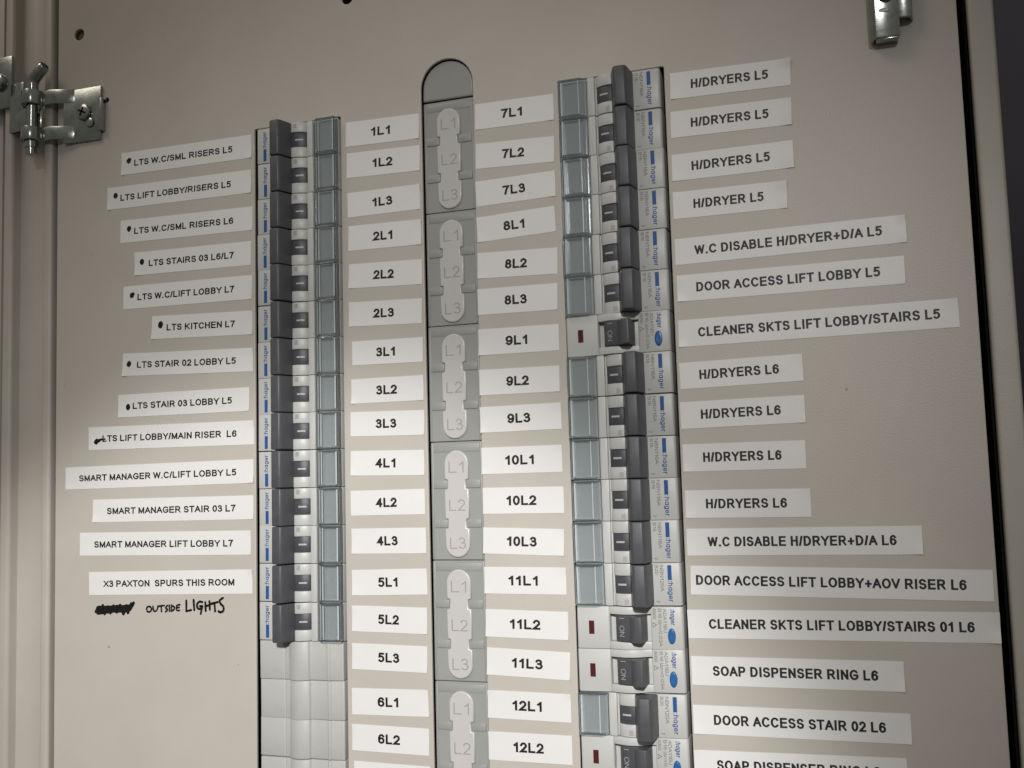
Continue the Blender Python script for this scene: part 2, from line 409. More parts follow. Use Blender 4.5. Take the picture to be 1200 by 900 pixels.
# ------------------------------------------------------------------ measured layout (mm on the plate)
# side, text, centre x, centre z, width, height, tilt, text start, text end
TAPES = [
    ('L', 'LTS W.C/SML RISERS L5', -142.78, -7.21, 77.55, 11.71, -0.44, -30.81, 27.86),
    ('L', 'LTS LIFT LOBBY/RISERS L5', -147.28, -24.77, 85.76, 11.63, -0.5, -34.72, 31.5),
    ('L', 'LTS W.C/SML RISERS L6', -142.72, -43.24, 78.1, 11.75, -0.88, -30.56, 28.29),
    ('L', 'LTS STAIRS 03 L6/L7', -138.68, -60.66, 68.27, 11.83, -0.74, -25.59, 24.46),
    ('L', 'LTS W.C/LIFT LOBBY L7', -141.88, -77.57, 75.48, 11.76, -0.62, -29.1, 27.85),
    ('L', 'LTS KITCHEN L7', -133.0, -94.62, 58.4, 11.61, -1.62, -20.3, 19.35),
    ('L', 'LTS STAIR 02 LOBBY L5', -141.72, -112.57, 76.17, 11.43, -1.55, -29.24, 28.59),
    ('L', 'LTS STAIR 03 LOBBY L5', -144.01, -132.55, 76.36, 11.44, -0.15, -29.34, 28.58),
    ('L', 'LTS LIFT LOBBY/MAIN RISER  L6', -151.67, -148.54, 97.06, 11.53, -0.42, -40.05, 38.83),
    ('L', 'SMART MANAGER W.C/LIFT LOBBY L5', -159.01, -167.69, 110.83, 11.28, 0.34, -47.0, 45.95),
    ('L', 'SMART MANAGER STAIR 03 L7', -150.44, -184.71, 93.55, 11.34, 0.15, -38.09, 36.91),
    ('L', 'SMART MANAGER LIFT LOBBY L7', -155.09, -201.34, 99.78, 11.43, 0.06, -41.03, 40.15),
    ('L', 'X3 PAXTON  SPURS THIS ROOM', -151.7, -220.29, 94.62, 11.38, 0.9, -38.49, 37.45),
    ('C', '1L1', -33.12, -9.34, 37.92, 11.91, -1.34, -5.6, 4.44),
    ('C', '1L2', -32.89, -24.59, 37.73, 11.99, -1.34, -5.35, 4.96),
    ('C', '1L3', -32.93, -43.4, 37.34, 11.84, 0.14, -5.62, 4.66),
    ('C', '2L1', -32.73, -59.76, 37.35, 11.84, -0.87, -5.78, 4.36),
    ('C', '2L2', -32.73, -78.15, 37.46, 11.52, -1.71, -5.88, 4.53),
    ('C', '2L3', -33.07, -96.28, 37.08, 11.47, -1.65, -5.84, 4.64),
    ('C', '3L1', -32.31, -114.49, 35.79, 11.25, -0.64, -5.57, 4.25),
    ('C', '3L2', -32.63, -132.14, 36.48, 11.41, -0.11, -5.54, 5.04),
    ('C', '3L3', -32.97, -147.67, 37.07, 11.25, -1.12, -5.67, 4.79),
    ('C', '4L1', -33.19, -165.77, 36.94, 11.35, -1.13, -5.75, 4.47),
    ('C', '4L2', -33.38, -183.71, 37.06, 11.32, 0.19, -5.65, 4.73),
    ('C', '4L3', -33.12, -201.03, 37.06, 11.37, 0.09, -5.7, 4.64),
    ('C', '5L1', -33.13, -219.54, 37.28, 11.46, 1.08, -5.5, 4.41),
    ('C', '5L2', -33.41, -236.2, 37.08, 11.56, -1.0, -5.51, 4.86),
    ('C', '5L3', -33.67, -253.1, 37.06, 11.58, -1.01, -5.54, 4.99),
    ('C', '6L1', -33.75, -272.58, 37.56, 11.66, 0.73, -5.98, 4.42),
    ('C', '6L2', -33.83, -288.82, 37.56, 11.58, -0.61, -5.98, 4.77),
    ('C', '6L3', -33.39, -305.0, 37.11, 11.47, -0.72, -6.0, 4.69),
    ('C', '7L1', 32.54, -9.88, 37.24, 11.98, -0.78, -6.19, 4.06),
    ('C', '7L2', 32.22, -28.69, 37.0, 11.66, -1.94, -5.92, 4.66),
    ('C', '7L3', 32.08, -45.29, 37.43, 11.57, 1.08, -5.98, 4.77),
    ('C', '8L1', 31.85, -61.52, 36.69, 11.49, 2.14, -5.83, 4.33),
    ('C', '8L2', 31.92, -79.2, 37.39, 11.64, -1.64, -5.64, 4.64),
    ('C', '8L3', 31.53, -95.4, 37.18, 11.72, -0.5, -5.9, 4.53),
    ('C', '9L1', 31.52, -113.55, 37.27, 11.64, -0.22, -5.95, 4.45),
    ('C', '9L2', 31.31, -131.65, 37.03, 11.33, -0.37, -5.88, 4.57),
    ('C', '9L3', 31.41, -148.11, 37.36, 11.38, 0.46, -5.99, 4.69),
    ('C', '10L1', 31.39, -166.41, 36.87, 11.65, 0.0, -7.43, 5.96),
    ('C', '10L2', 31.5, -184.07, 36.98, 11.38, -0.37, -7.48, 6.21),
    ('C', '10L3', 31.08, -201.82, 36.79, 11.34, -1.85, -7.38, 6.26),
    ('C', '11L1', 31.38, -218.6, 37.09, 11.47, -0.42, -7.44, 6.14),
    ('C', '11L2', 31.55, -237.2, 37.23, 11.8, -1.22, -7.51, 6.28),
    ('C', '11L3', 31.72, -253.75, 37.34, 11.59, -2.0, -7.25, 6.65),
    ('C', '12L1', 31.6, -271.54, 37.24, 11.71, -0.68, -7.38, 6.03),
    ('C', '12L2', 31.51, -288.9, 37.28, 11.91, -0.14, -7.35, 6.19),
    ('R', 'H/DRYERS L5', 128.39, -9.39, 49.92, 11.5, -1.38, -16.19, 15.9),
    ('R', 'H/DRYERS L5', 127.89, -26.26, 49.95, 11.5, -1.08, -16.43, 15.79),
    ('R', 'H/DRYERS L5', 127.64, -44.81, 50.07, 11.5, -0.16, -16.69, 15.66),
    ('R', 'H/DRYER L5', 125.84, -61.3, 46.82, 11.53, -0.41, -14.82, 14.1),
    ('R', 'W.C DISABLE H/DRYER+D/A L5', 148.16, -80.83, 91.47, 11.12, 0.42, -37.58, 36.77),
    ('R', 'DOOR ACCESS LIFT LOBBY L5', 147.48, -96.9, 89.82, 11.12, -0.07, -36.85, 35.83),
    ('R', 'CLEANER SKTS LIFT LOBBY/STAIRS L5', 156.61, -115.77, 108.55, 11.32, 0.26, -46.09, 47.58),
    ('R', 'H/DRYERS L6', 126.95, -133.55, 49.6, 11.0, 0.94, -16.69, 15.51),
    ('R', 'H/DRYERS L6', 126.69, -150.17, 50.01, 11.09, 0.61, -16.56, 15.62),
    ('R', 'H/DRYERS L6', 126.52, -168.15, 49.07, 11.28, -0.12, -16.26, 15.2),
    ('R', 'H/DRYERS L6', 127.08, -187.3, 49.85, 11.3, -0.39, -16.52, 15.76),
    ('R', 'W.C DISABLE H/DRYER+D/A L6', 147.26, -202.62, 90.38, 10.92, 0.08, -36.7, 35.9),
    ('R', 'DOOR ACCESS LIFT LOBBY+AOV RISER L6', 159.62, -218.92, 113.28, 11.68, -0.84, -54.5, 47.41),
    ('R', 'CLEANER SKTS LIFT LOBBY/STAIRS 01 L6', 159.34, -235.52, 116.58, 11.42, 0.25, -49.8, 49.48),
    ('R', 'SOAP DISPENSER RING L6', 142.32, -254.35, 81.15, 11.43, 0.12, -32.07, 31.14),
    ('R', 'DOOR ACCESS STAIR 02 L6', 142.9, -273.75, 82.56, 11.37, 0.03, -33.06, 32.24),
    ('R', 'SOAP DISPENSER RING L6', 141.58, -290.95, 80.55, 11.36, 0.86, -31.36, 30.64),
]
HAND = [
    [(-194.63, -234.46), (-193.04, -232.2), (-192.08, -235.36), (-190.28, -231.79), (-189.08, -235.69), (-187.29, -231.94), (-185.87, -235.83), (-183.85, -231.72), (-182.21, -235.41), (-180.2, -231.49), (-178.46, -235.17), (-176.57, -231.45), (-175.18, -234.76), (-173.41, -231.04), (-174.06, -233.82), (-172.29, -230.29)],
    [(-194.3, -233.43), (-187.96, -233.63), (-182.24, -232.81), (-174.3, -232.9)],
    [(-193.7, -235.01), (-184.51, -234.7), (-175.98, -234.4)],
    [(-193.16, -232.48), (-183.39, -232.08), (-173.74, -231.6)],
    [(-164.42, -233.05), (-163.96, -234.61), (-162.18, -234.58), (-161.3, -233.1), (-162.42, -231.84), (-163.98, -232.13), (-164.42, -233.05)],
    [(-160.64, -231.82), (-160.4, -234.01), (-159.29, -234.36), (-158.19, -233.61), (-157.76, -231.78)],
    [(-157.54, -231.78), (-154.01, -231.37)],
    [(-155.88, -231.58), (-155.64, -234.31)],
    [(-152.25, -231.35), (-153.56, -232.64), (-151.8, -233.35), (-153.33, -234.46)],
    [(-151.15, -231.16), (-150.92, -234.06)],
    [(-149.83, -231.14), (-149.82, -233.87)],
    [(-149.83, -231.32), (-148.08, -232.03), (-148.07, -233.12), (-149.82, -234.05)],
    [(-145.03, -230.91), (-146.99, -231.11), (-146.98, -233.83), (-145.24, -233.63)],
    [(-146.99, -232.38), (-145.46, -232.18)],
    [(-141.34, -228.87), (-141.33, -233.94), (-138.52, -233.36)],
    [(-137.23, -228.47), (-136.79, -233.34)],
    [(-132.28, -229.5), (-134.0, -229.16), (-135.5, -230.8), (-134.85, -232.77), (-132.92, -232.75), (-132.07, -231.48), (-133.57, -231.49)],
    [(-132.28, -231.48), (-133.13, -235.09)],
    [(-130.57, -229.48), (-130.35, -233.61)],
    [(-128.22, -229.1), (-128.01, -233.04)],
    [(-130.57, -231.46), (-128.01, -230.89)],
    [(-127.58, -230.35), (-123.54, -229.41)],
    [(-125.45, -229.97), (-125.03, -233.72)],
    [(-120.58, -227.41), (-122.69, -228.5), (-122.06, -230.29), (-120.37, -231.34), (-120.16, -233.48), (-122.27, -234.4), (-123.12, -233.69)],
]
DOTS = [(-176.95, -5.85), (-184.94, -23.47), (-176.44, -41.98), (-168.34, -59.87), (-174.29, -76.45), (-156.95, -93.32), (-175.87, -112.19), (-176.11, -133.18), (-195.39, -150.15)]

# ------------------------------------------------------------------ setting: wall behind, cabinet
P = 17.6                               # breaker pitch, mm
def zrow(k): return -(k + 0.5) * P     # centre height of row k

bm = bmesh.new(); add_box(bm, -900, 2500, 250, 260, -1500, 1500); scale_bm(bm)
put('wall', from_bm('wall', bm), M['wall'], kind='structure')

# front plate with two breaker slots, a round-ended slot between them and small round holes
NOUT = 18
slotL = rrect(-102.4, -54.9, -NOUT * P - 0.5, 0.7, 0.8)
slotR = rrect(53.5, 100.9, -17 * P - 0.5, 0.7, 0.8)
def arch(x0, x1, zt, zb, n=18):
    r = (x1 - x0) / 2; cx = (x0 + x1) / 2; cz = zt - r
    return [(x0, zb + r)] + [(cx + r * math.cos(R(180 + 180 * k / n)), zb + r + r * math.sin(R(180 + 180 * k / n))) for k in range(1, n)] + \
           [(x1, zb + r), (x1, cz)] + [(cx + r * math.cos(R(180 * k / n)), cz + r * math.sin(R(180 * k / n))) for k in range(1, n)] + [(x0, cz)]
slotC = arch(-12.95, 12.95, 20.4, -335)
plate_loops = [[(-224.2, 150), (-218.6, -420), (217.6, -420), (217.9, 150)], slotL, slotR, slotC,
               circle(-209.6, 67.6, 3.1), circle(-50.6, 58.8, 2.9), circle(-191.3, 28.9, 1.3), ]
plate = put('front_plate', curve_mesh('front_plate', plate_loops, 1.6, y0=1.6, bev=0.35), M['paint'],
            label='large beige grey painted metal plate carrying both breaker columns', cat='panel')
# pen writing on the plate itself
bm = bmesh.new()
for i, st in enumerate(HAND):
    w = 1.7 if i == 0 else (2.0 if i < 4 else (0.92 if i < 14 else 1.15))
    if i < 4: st = [(x + random.uniform(-.35, .35), z + random.uniform(-.55, .55)) for x, z in st]
    fine = []
    for a, b in zip(st, st[1:]):
        for q in range(4):
            t = q / 4; fine.append((a[0] + (b[0] - a[0]) * t, a[1] + (b[1] - a[1]) * t))
    fine.append(st[-1])
    if i > 3 and len(fine) > 9:        # round the pen's corners a little
        for _ in range(2):
            fine = [fine[0]] + [tuple((fine[j - 1][c] + 2 * fine[j][c] + fine[j + 1][c]) / 4 for c in (0, 1)) for j in range(1, len(fine) - 1)] + [fine[-1]]
    wv = [random.uniform(.88, 1.12) for _ in fine]
    stroke_strip(bm, fine, w, -0.03 - 0.0026 * i, None, False, None, wv, True)
for f in bm.faces:
    f.normal_update()
    if f.normal.y > 0: f.normal_flip()
scale_bm(bm)
put('handwriting', from_bm('handwriting', bm), M['marker'], plate, label='black marker scribble and hand lettered OUTSIDE LIGHTS')
# small chips and scuffs in the paint
bm = bmesh.new()
rs = random.Random(3)
for (cx, cz, r) in ((-186.4, -252, .9), (-199.5, -52.5, .5), (118, 55, .4), (168, -143, .6), (-60, 33, .35), (-216, -120, .4), (60, 47, .35), (-112.3, -258.5, .5), (150.5, -44, .3), (186, -120, .4)):
    n = 9
    vs = [bm.verts.new((cx + r * rs.uniform(.5, 1.1) * math.cos(2 * math.pi * k / n), -0.012, cz + r * rs.uniform(.4, 1.2) * math.sin(2 * math.pi * k / n))) for k in range(n)]
    bm.faces.new(vs)
for f in bm.faces:
    f.normal_update()
    if f.normal.y > 0: f.normal_flip()
scale_bm(bm)
put('scuff', from_bm('scuff', bm), M['scuff'], plate)

# cabinet: rails each side of the plate and the box behind it, coloured near-black to stand in for shade
cab = put('cabinet_frame', None, label='beige grey cabinet frame around the front plate', cat='cabinet')
bm = bmesh.new()
prof = [(-226.2, -12), (-226.2, 1.2), (-227.2, 2.2), (-230.6, 2.2), (-231.6, 1.2), (-231.9, -4.0), (-238, -5.4), (-246, -5.2), (-251.5, -3.6),
        (-252.0, 1.0), (-253.2, 2.2), (-257.4, 2.2), (-258.4, 1.0), (-258.6, -6), (-259.4, -7), (-262.5, -7), (-263, -2), (-285, -2), (-285, -14)]
add_prism(bm, prof, -420, 150, 'Z')
bevel(bm, 0.45, 2, 20)
bmesh.ops.rotate(bm, cent=(-226.2, 0, 150), matrix=Matrix.Rotation(R(-0.55), 3, 'Y'), verts=bm.verts)
scale_bm(bm)
put('rail', from_bm('rail', bm, 35), M['frame'], cab)
bm = bmesh.new()
prof = [(221.6, -16), (221.6, -0.2), (222.4, 0.8), (230.2, 0.8), (231.0, 0.0), (231.0, -16)]
add_prism(bm, prof, -420, 150, 'Z')
bevel(bm, 0.5, 3, 20)
scale_bm(bm)
put('rail', from_bm('rail', bm, 35), M['frame'], cab)
bm = bmesh.new()
add_box(bm, -225.6, 221.3, 60, 62, -420, 150)
add_box(bm, -225.9, -225.0, 4, 60, -420, 150)
add_box(bm, 220.4, 221.3, 4, 60, -420, 150)
scale_bm(bm)
put('back_box', from_bm('back_box', bm), M['void'], cab)
bm = bmesh.new()
add_box(bm, -217.5, -201, 4.2, 5.4, 30, 120)
scale_bm(bm)
put('hole_backing', from_bm('hole_backing', bm), M['frame'], cab)  # plate added behind the round hole so its inside looks lighter

# ------------------------------------------------------------------ label tapes
TAPE_T = 0.13
def tape(side, txt, cx, cz, w, h, ang, t0, t1, label, group):
    rs = random.Random(int(cx * 10 + cz * 7))
    corners = [(sx_ * w / 2, sz_ * h / 2, rs.choice((0, 0, .12, .25, .45)) * rs.uniform(.6, 1.2), rs.uniform(1.6, 3.4)) for sx_ in (-1, 1) for sz_ in (-1, 1)]
    if txt == 'H/DRYERS L5' and cz > -12: corners[3] = (w / 2, h / 2, 0.95, 3.0)
    if '01 L6' in txt: corners[3] = (w / 2, h / 2, .5, 4.0); corners[2] = (w / 2, -h / 2, .7, 4.0)
    bub = [(rs.uniform(-w / 2, w / 2), rs.uniform(-h / 2, h / 2), rs.uniform(.01, .035), rs.uniform(2.5, 5.0)) for _ in range(int(w / 9) + 2)]
    def lift(x, z):
        d = 0.0
        for px, pz, a, r in corners: d += a * math.exp(-((x - px) ** 2 + (z - pz) ** 2) / (r * r))
        for px, pz, a, r in bub: d += a * math.exp(-((x - px) ** 2 + (z - pz) ** 2 * 1.6) / (r * r))
        return d
    nx, nz = max(10, int(w / 1.5)), 9
    bm = bmesh.new()
    skew = rs.uniform(-.12, .12)
    def edge(i, j):
        x = -w / 2 + w * i / nx; z = -h / 2 + h * j / nz
        if i in (0, nx): x += (j / nz - .5) * skew * (1 if i else -1)
        return x, z
    gt = [[bm.verts.new((*[edge(i, j)[0]], -TAPE_T - lift(*edge(i, j)), edge(i, j)[1])) for j in range(nz + 1)] for i in range(nx + 1)]
    gb = [[bm.verts.new((edge(i, j)[0], -0.003 - max(0, lift(*edge(i, j)) - .03), edge(i, j)[1])) for j in range(nz + 1)] for i in range(nx + 1)]
    for i in range(nx):
        for j in range(nz):
            bm.faces.new((gt[i][j], gt[i + 1][j], gt[i + 1][j + 1], gt[i][j + 1]))
            bm.faces.new((gb[i][j], gb[i][j + 1], gb[i + 1][j + 1], gb[i + 1][j]))
    for i in range(nx):
        bm.faces.new((gb[i][0], gb[i + 1][0], gt[i + 1][0], gt[i][0])); bm.faces.new((gt[i][nz], gt[i + 1][nz], gb[i + 1][nz], gb[i][nz]))
    for j in range(nz):
        bm.faces.new((gt[0][j], gt[0][j + 1], gb[0][j + 1], gb[0][j])); bm.faces.new((gb[nx][j], gb[nx][j + 1], gt[nx][j + 1], gt[nx][j]))
    bmesh.ops.recalc_face_normals(bm, faces=bm.faces)
    scale_bm(bm)
    o = put('label_tape', from_bm('label_tape', bm, 40), M['tape'], None, label, 'label', group, loc=(cx * MM, -0.00001, cz * MM), rot=(0, -R(ang), 0))
    cap = {'L': 3.25, 'C': 4.25, 'R': 3.95}[side]
    wt = {'L': 0.232, 'C': 0.245, 'R': 0.222}[side]
    dz = {'L': -0.2, 'C': 0.0, 'R': 0.1}[side]
    me = text_mesh('lettering', [dict(t=txt, x0=t0, z0=dz - cap / 2, cap=cap, weight=wt, y=-TAPE_T - 0.045, width=t1 - t0)])
    for v in me.vertices: v.co.y -= lift(v.co.x / MM, v.co.z / MM) * MM
    put('lettering', me, M['ink'], o)
    return o

MARKERS = ['%dL%d' % (a, b) for a in range(1, 13) for b in (1, 2, 3)]
left = [t for t in TAPES if t[0] == 'L']; mid = [t for t in TAPES if t[0] == 'C']; right = [t for t in TAPES if t[0] == 'R']
for k, t in enumerate(left):
    words = t[1].replace('  ', ' ')
    lb = 'white tape printed %s, left of breaker row %s' % (words, MARKERS[k]) if k < 12 else 'white tape printed X3, lowest on the left, above the handwriting'
    if k == 8: lb = 'white tape printed LTS LIFT LOBBY/MAIN RISER L6 with a smeared pen blot'
    o = tape(*t, lb, 'circuit name tapes on the plate')
    if k < 9:                                    # hand-made marker dot beside the print
        x, z = DOTS[k]; dx, dz = (x - t[2]), (z - t[3])
        bm = bmesh.new()
        rs = random.Random(k + 11)
        n = 16; r = 1.5 if k != 5 else 1.75
        tilt = rs.uniform(.3, .9)
        vs = []
        for q in range(n):
            a = 2 * math.pi * q / n
            rr = r * rs.uniform(.92, 1.08)
            px, pz = rr * 0.86 * math.cos(a), rr * 1.05 * math.sin(a)
            if k in (0, 4): px, pz = px + 0.35 * max(0, pz), pz
            vs.append(bm.verts.new((dx + px * math.cos(-tilt * .4) - pz * math.sin(-tilt * .4), -0.30, dz + px * math.sin(-tilt * .4) + pz * math.cos(-tilt * .4))))
        bm.faces.new(vs)
        if k == 8:
            stroke_strip(bm, [(dx - .6, dz - .2), (dx + 1.5, dz + .5), (dx + 3.2, dz + 1.05), (dx + 5.4, dz + 1.2)], 1.5, -0.298, None, True, None, [1.2, 1.15, .75, .45], True)
        for f in bm.faces:
            f.normal_update()
            if f.normal.y > 0: f.normal_flip()
        scale_bm(bm)
        put('ink_dot', from_bm('ink_dot', bm), M['marker'], o)
for k, t in enumerate(mid):
    side = 'left' if k < 18 else 'right'
    tape(*t, 'small white tape printed %s, %s of the central strip' % (t[1], side), 'row number tapes beside the strip')
ORD = ['topmost', 'second from the top', 'third from the top']
ORD6 = ['uppermost of four', 'second of four', 'third of four', 'lowest of four']
for k, t in enumerate(right):
    mk = MARKERS[18 + k]
    lb = 'white tape printed %s, right of breaker row %s' % (t[1], mk)
    tape(*t, lb, 'circuit name tapes on the plate')

# ------------------------------------------------------------------ central strip
GC = 'grey cover pieces down the central strip'
top = [(x, z) for x, z in arch(-12.5, 12.5, 20.0, -60) if z > 2]
top = [(12.5, 1.75)] + top[0:] + [(-12.5, 1.75)]
end = put('end_cap', curve_mesh('end_cap', [top], 2.0, 3.5, 0.9, 4), M['strip'],
          label='rounded grey end cap at the top of the central strip', cat='end cap')
def pill_loop():
    r = 5.8; zt, zb = 22.4, -25.2
    zt += 0
    p = [(r * math.cos(R(180 * k / 18)), zt - r + r * math.sin(R(180 * k / 18))) for k in range(19)]      # top arc, right to left
    def notch(zc, s):   # tab bite on one side
        seq = [(s * r, zc + 2.3), (s * (r - 1.4), zc + 1.9), (s * (r - 1.4), zc - 1.9), (s * r, zc - 2.3)]
        return seq if s < 0 else seq[::-1]
    for zc in (7.3, -10.2): p += notch(zc, -1)
    p += [(r * math.cos(R(180 + 180 * k / 18)), zb + r + r * math.sin(R(180 + 180 * k / 18))) for k in range(19)]
    for zc in (-10.2, 7.3): p += notch(zc, 1)
    return p
SEG = 52.8
def phase_cover(first):
    root = put('phase_cover', None, cat='cover', group=GC)
    put('body', curve_mesh('body', [rrect(-12.5, 12.5, -26.27, 26.27, 0.5, 3)], 2.0, 4.2, 0.35, 2), M['strip'], root)
    bm = bmesh.new()
    add_box(bm, -11.0, 11.0, 2.0, 2.6, 21.6, 25.3)                        # raised ledge under the joint
    for s in (-1, 1):
        a, b = sorted((s * 12.1, s * 11.2))
        add_box(bm, a, b, 1.95, 2.6, -25.8, 25.8)
    bevel(bm, 0.3, 2); scale_bm(bm)
    put('ledge', from_bm('ledge', bm, 40), M['strip'], root)
    put('lens', curve_mesh('lens', [pill_loop()], 1.4, 2.6, 0.7, 5), M['pill'], root)
    for zc in (7.3, -10.2):
        for s in (-1, 1):
            bm = bmesh.new()
            a, b = sorted((s * 4.75, s * 11.15))
            add_box(bm, a, b, 1.72, 2.6, zc - 1.75, zc + 1.75)
            bevel(bm, 0.2, 2); scale_bm(bm)
            put('clip', from_bm('clip', bm, 40), M['strip'], root)
    its = [dict(t='L%d' % (i + 1), x0=-3.6, z0=z - 2.5, cap=5.0, weight=0.11, y=1.185, width=7.6) for i, z in enumerate((14.9, -2.0, -18.8))]
    put('lettering', text_mesh('lettering', its), M['engrave'], root)
    return root

def clone(o, parent=None):
    c = o.copy(); COL.objects.link(c)
    if parent: c.parent = parent
    for ch in list(o.children):
        if ch.name.startswith('~'): continue
        clone(ch, c)
    return c

first = phase_cover(True)
for i in range(6):
    o = first if i == 0 else clone(first)
    o.location = (random.uniform(-.1, .1) * MM, 0, (1.2 - SEG * (i + 0.5)) * MM)
    o.rotation_euler = (0, R(random.uniform(-.12, .12)), 0)
    o['label'] = 'grey cover with milky L1 L2 L3 lens, between tapes %dL1 and %dL1' % (i + 1, i + 7)

# ------------------------------------------------------------------ breakers
# local frame: x along the width, z from the clear cover end (0) to the logo end (LEN), -y out of the plate
LEN = 44.2
HW = 8.68
def U(pts): return [(LEN - u, h) for u, h in pts]

def prism_mesh(name, pts, a0, a1, bev=0.25, seg=2, smooth=35):
    bm = bmesh.new(); add_prism(bm, U(pts), a0, a1, 'X'); bevel(bm, bev, seg); scale_bm(bm)
    return from_bm(name, bm, smooth)

def flip_fix(bm):
    for f in bm.faces:
        f.normal_update()
        if f.normal.y > 0: f.normal_flip()

BARREL = [(19.95, .2), (19.95, 3.1), (20.8, 3.3), (22.3, 3.3), (24.2, 2.9), (26.0, 2.0), (27.4, 0.9), (27.7, .2)]
def logo(bm_items, root, z, xs, cap, bar=True, length=8.2, barlen=6.0, name='logo', hcap=0.84):
    bm = bmesh.new()
    x = xs
    if bar:
        vs = [bm.verts.new((a, -hcap - .02, b)) for a, b in rrect(x, x + barlen, z - .05, z + cap * .78, .15, 2)]
        bm.faces.new(vs)
        x += barlen + 0.35
        add_text(bm, ':hager', x, z, cap, 0.17, -hcap - .02, length, 0.0)
    else:
        add_text(bm, ':hager', x, z, cap, 0.17, -hcap - .02, length, 0.12)
    flip_fix(bm); scale_bm(bm)
    put(name, from_bm(name, bm), M['blue'], root)

def make_mcb(code, rating):
    root = put('circuit_breaker', None, cat='circuit breaker')
    bm = bmesh.new()
    body = [(-.7, -28), (-.7, -.3), (-.2, .55), (.5, .82), (11.9, .82), (12.3, .5), (27.9, .5), (28.1, 2.1), (30.9, 2.1), (31.2, .45), (44.0, .45), (44.0, -28)]
    add_prism(bm, U(body), -HW, HW, 'X')
    add_prism(bm, U(BARREL), -HW + .05, -3.75, 'X')
    add_prism(bm, U(BARREL), 3.75, HW - .05, 'X')
    bevel(bm, .18, 2, 30)
    scale_bm(bm)
    put('body', from_bm('body', bm, 30), M['white'], root)
    # small square window in the barrel
    bm = bmesh.new()
    add_box(bm, 5.9, 7.9, -3.42, -3.0, LEN - 22.9, LEN - 21.2)
    scale_bm(bm)
    put('status_window', from_bm('status_window', bm), M['card'], root)
    ind = put('indicator', prism_mesh('indicator', [(19.0, .3), (19.0, 2.4), (22.0, 2.7), (24.2, 2.4), (26.4, 1.2), (27.5, .3)], -3.72, 3.72, .2), M['dark2'], root)
    bm = bmesh.new()
    add_prism(bm, U([(22.0, 2.72), (22.2, 2.76), (24.3, 2.47), (25.7, 1.75), (25.7, 1.5), (22.0, 2.4)]), -.38, .38, 'X'); scale_bm(bm)
    put('mark', from_bm('mark', bm), M['white_print'], ind)
    put('toggle', prism_mesh('toggle', [(11.0, -.5), (11.0, .8), (11.9, 9.4), (12.8, 10.6), (16.9, 10.9), (17.9, 9.9), (20.0, 3.6), (20.0, -.5)], -HW + .12, HW - .12, .55, 3, 30), M['dark'], root)
    # clear label cover: a hollow shell
    bm = bmesh.new()
    outer = [(31.5, .75), (31.5, 2.2), (34.3, 4.6), (43.6, 4.6), (44.1, 4.1), (44.1, .75)]
    add_prism(bm, U(outer), -HW + .12, HW - .12, 'X')
    bevel(bm, .35, 2, 20)
    n0 = len(bm.faces)
    inner = [(32.5, 1.1), (32.5, 1.9), (34.7, 3.75), (42.8, 3.75), (43.0, 3.5), (43.0, 1.1)]
    before = set(bm.faces)
    add_prism(bm, U(inner), -HW + 1.0, HW - 1.0, 'X')
    new = [f for f in bm.faces if f not in before]
    bmesh.ops.reverse_faces(bm, faces=new)
    scale_bm(bm)
    cov = put('clear_cover', from_bm('clear_cover', bm), M['glass'], root)
    bm = bmesh.new()
    add_box(bm, -HW + 1.1, HW - 1.1, -3.6, -1.15, LEN - 42.95, LEN - 42.3)
    add_box(bm, -HW + 1.1, HW - 1.1, -3.68, -3.3, LEN - 35.15, LEN - 34.75)
    scale_bm(bm)
    put('glint_bar', from_bm('glint_bar', bm), M['glint'], cov)  # pale bars added to imitate bright glints along the cover edges
    bm = bmesh.new(); add_box(bm, -HW + .7, HW - .7, -.66, -.46, LEN - 43.6, LEN - 32.0); scale_bm(bm)
    put('label_card', from_bm('label_card', bm), M['card'], cov)
    logo(None, root, LEN - 4.9, -HW + .9, 2.1, True, 8.6, 6.1)
    its = [dict(t=code, x0=-HW + 1.0, z0=LEN - 8.1, cap=1.5, weight=.12, y=-.84, width=10.6 if len(code) > 6 else None),
           dict(t=rating, x0=-HW + 1.0, z0=LEN - 10.1, cap=1.35, weight=.12, y=-.84, width=3.6),
           dict(t='2', x0=HW - 2.0, z0=LEN - 9.9, cap=1.3, weight=.12, y=-.84, width=.8)]
    put('lettering', text_mesh('lettering', its), M['print_grey'], root)
    return root

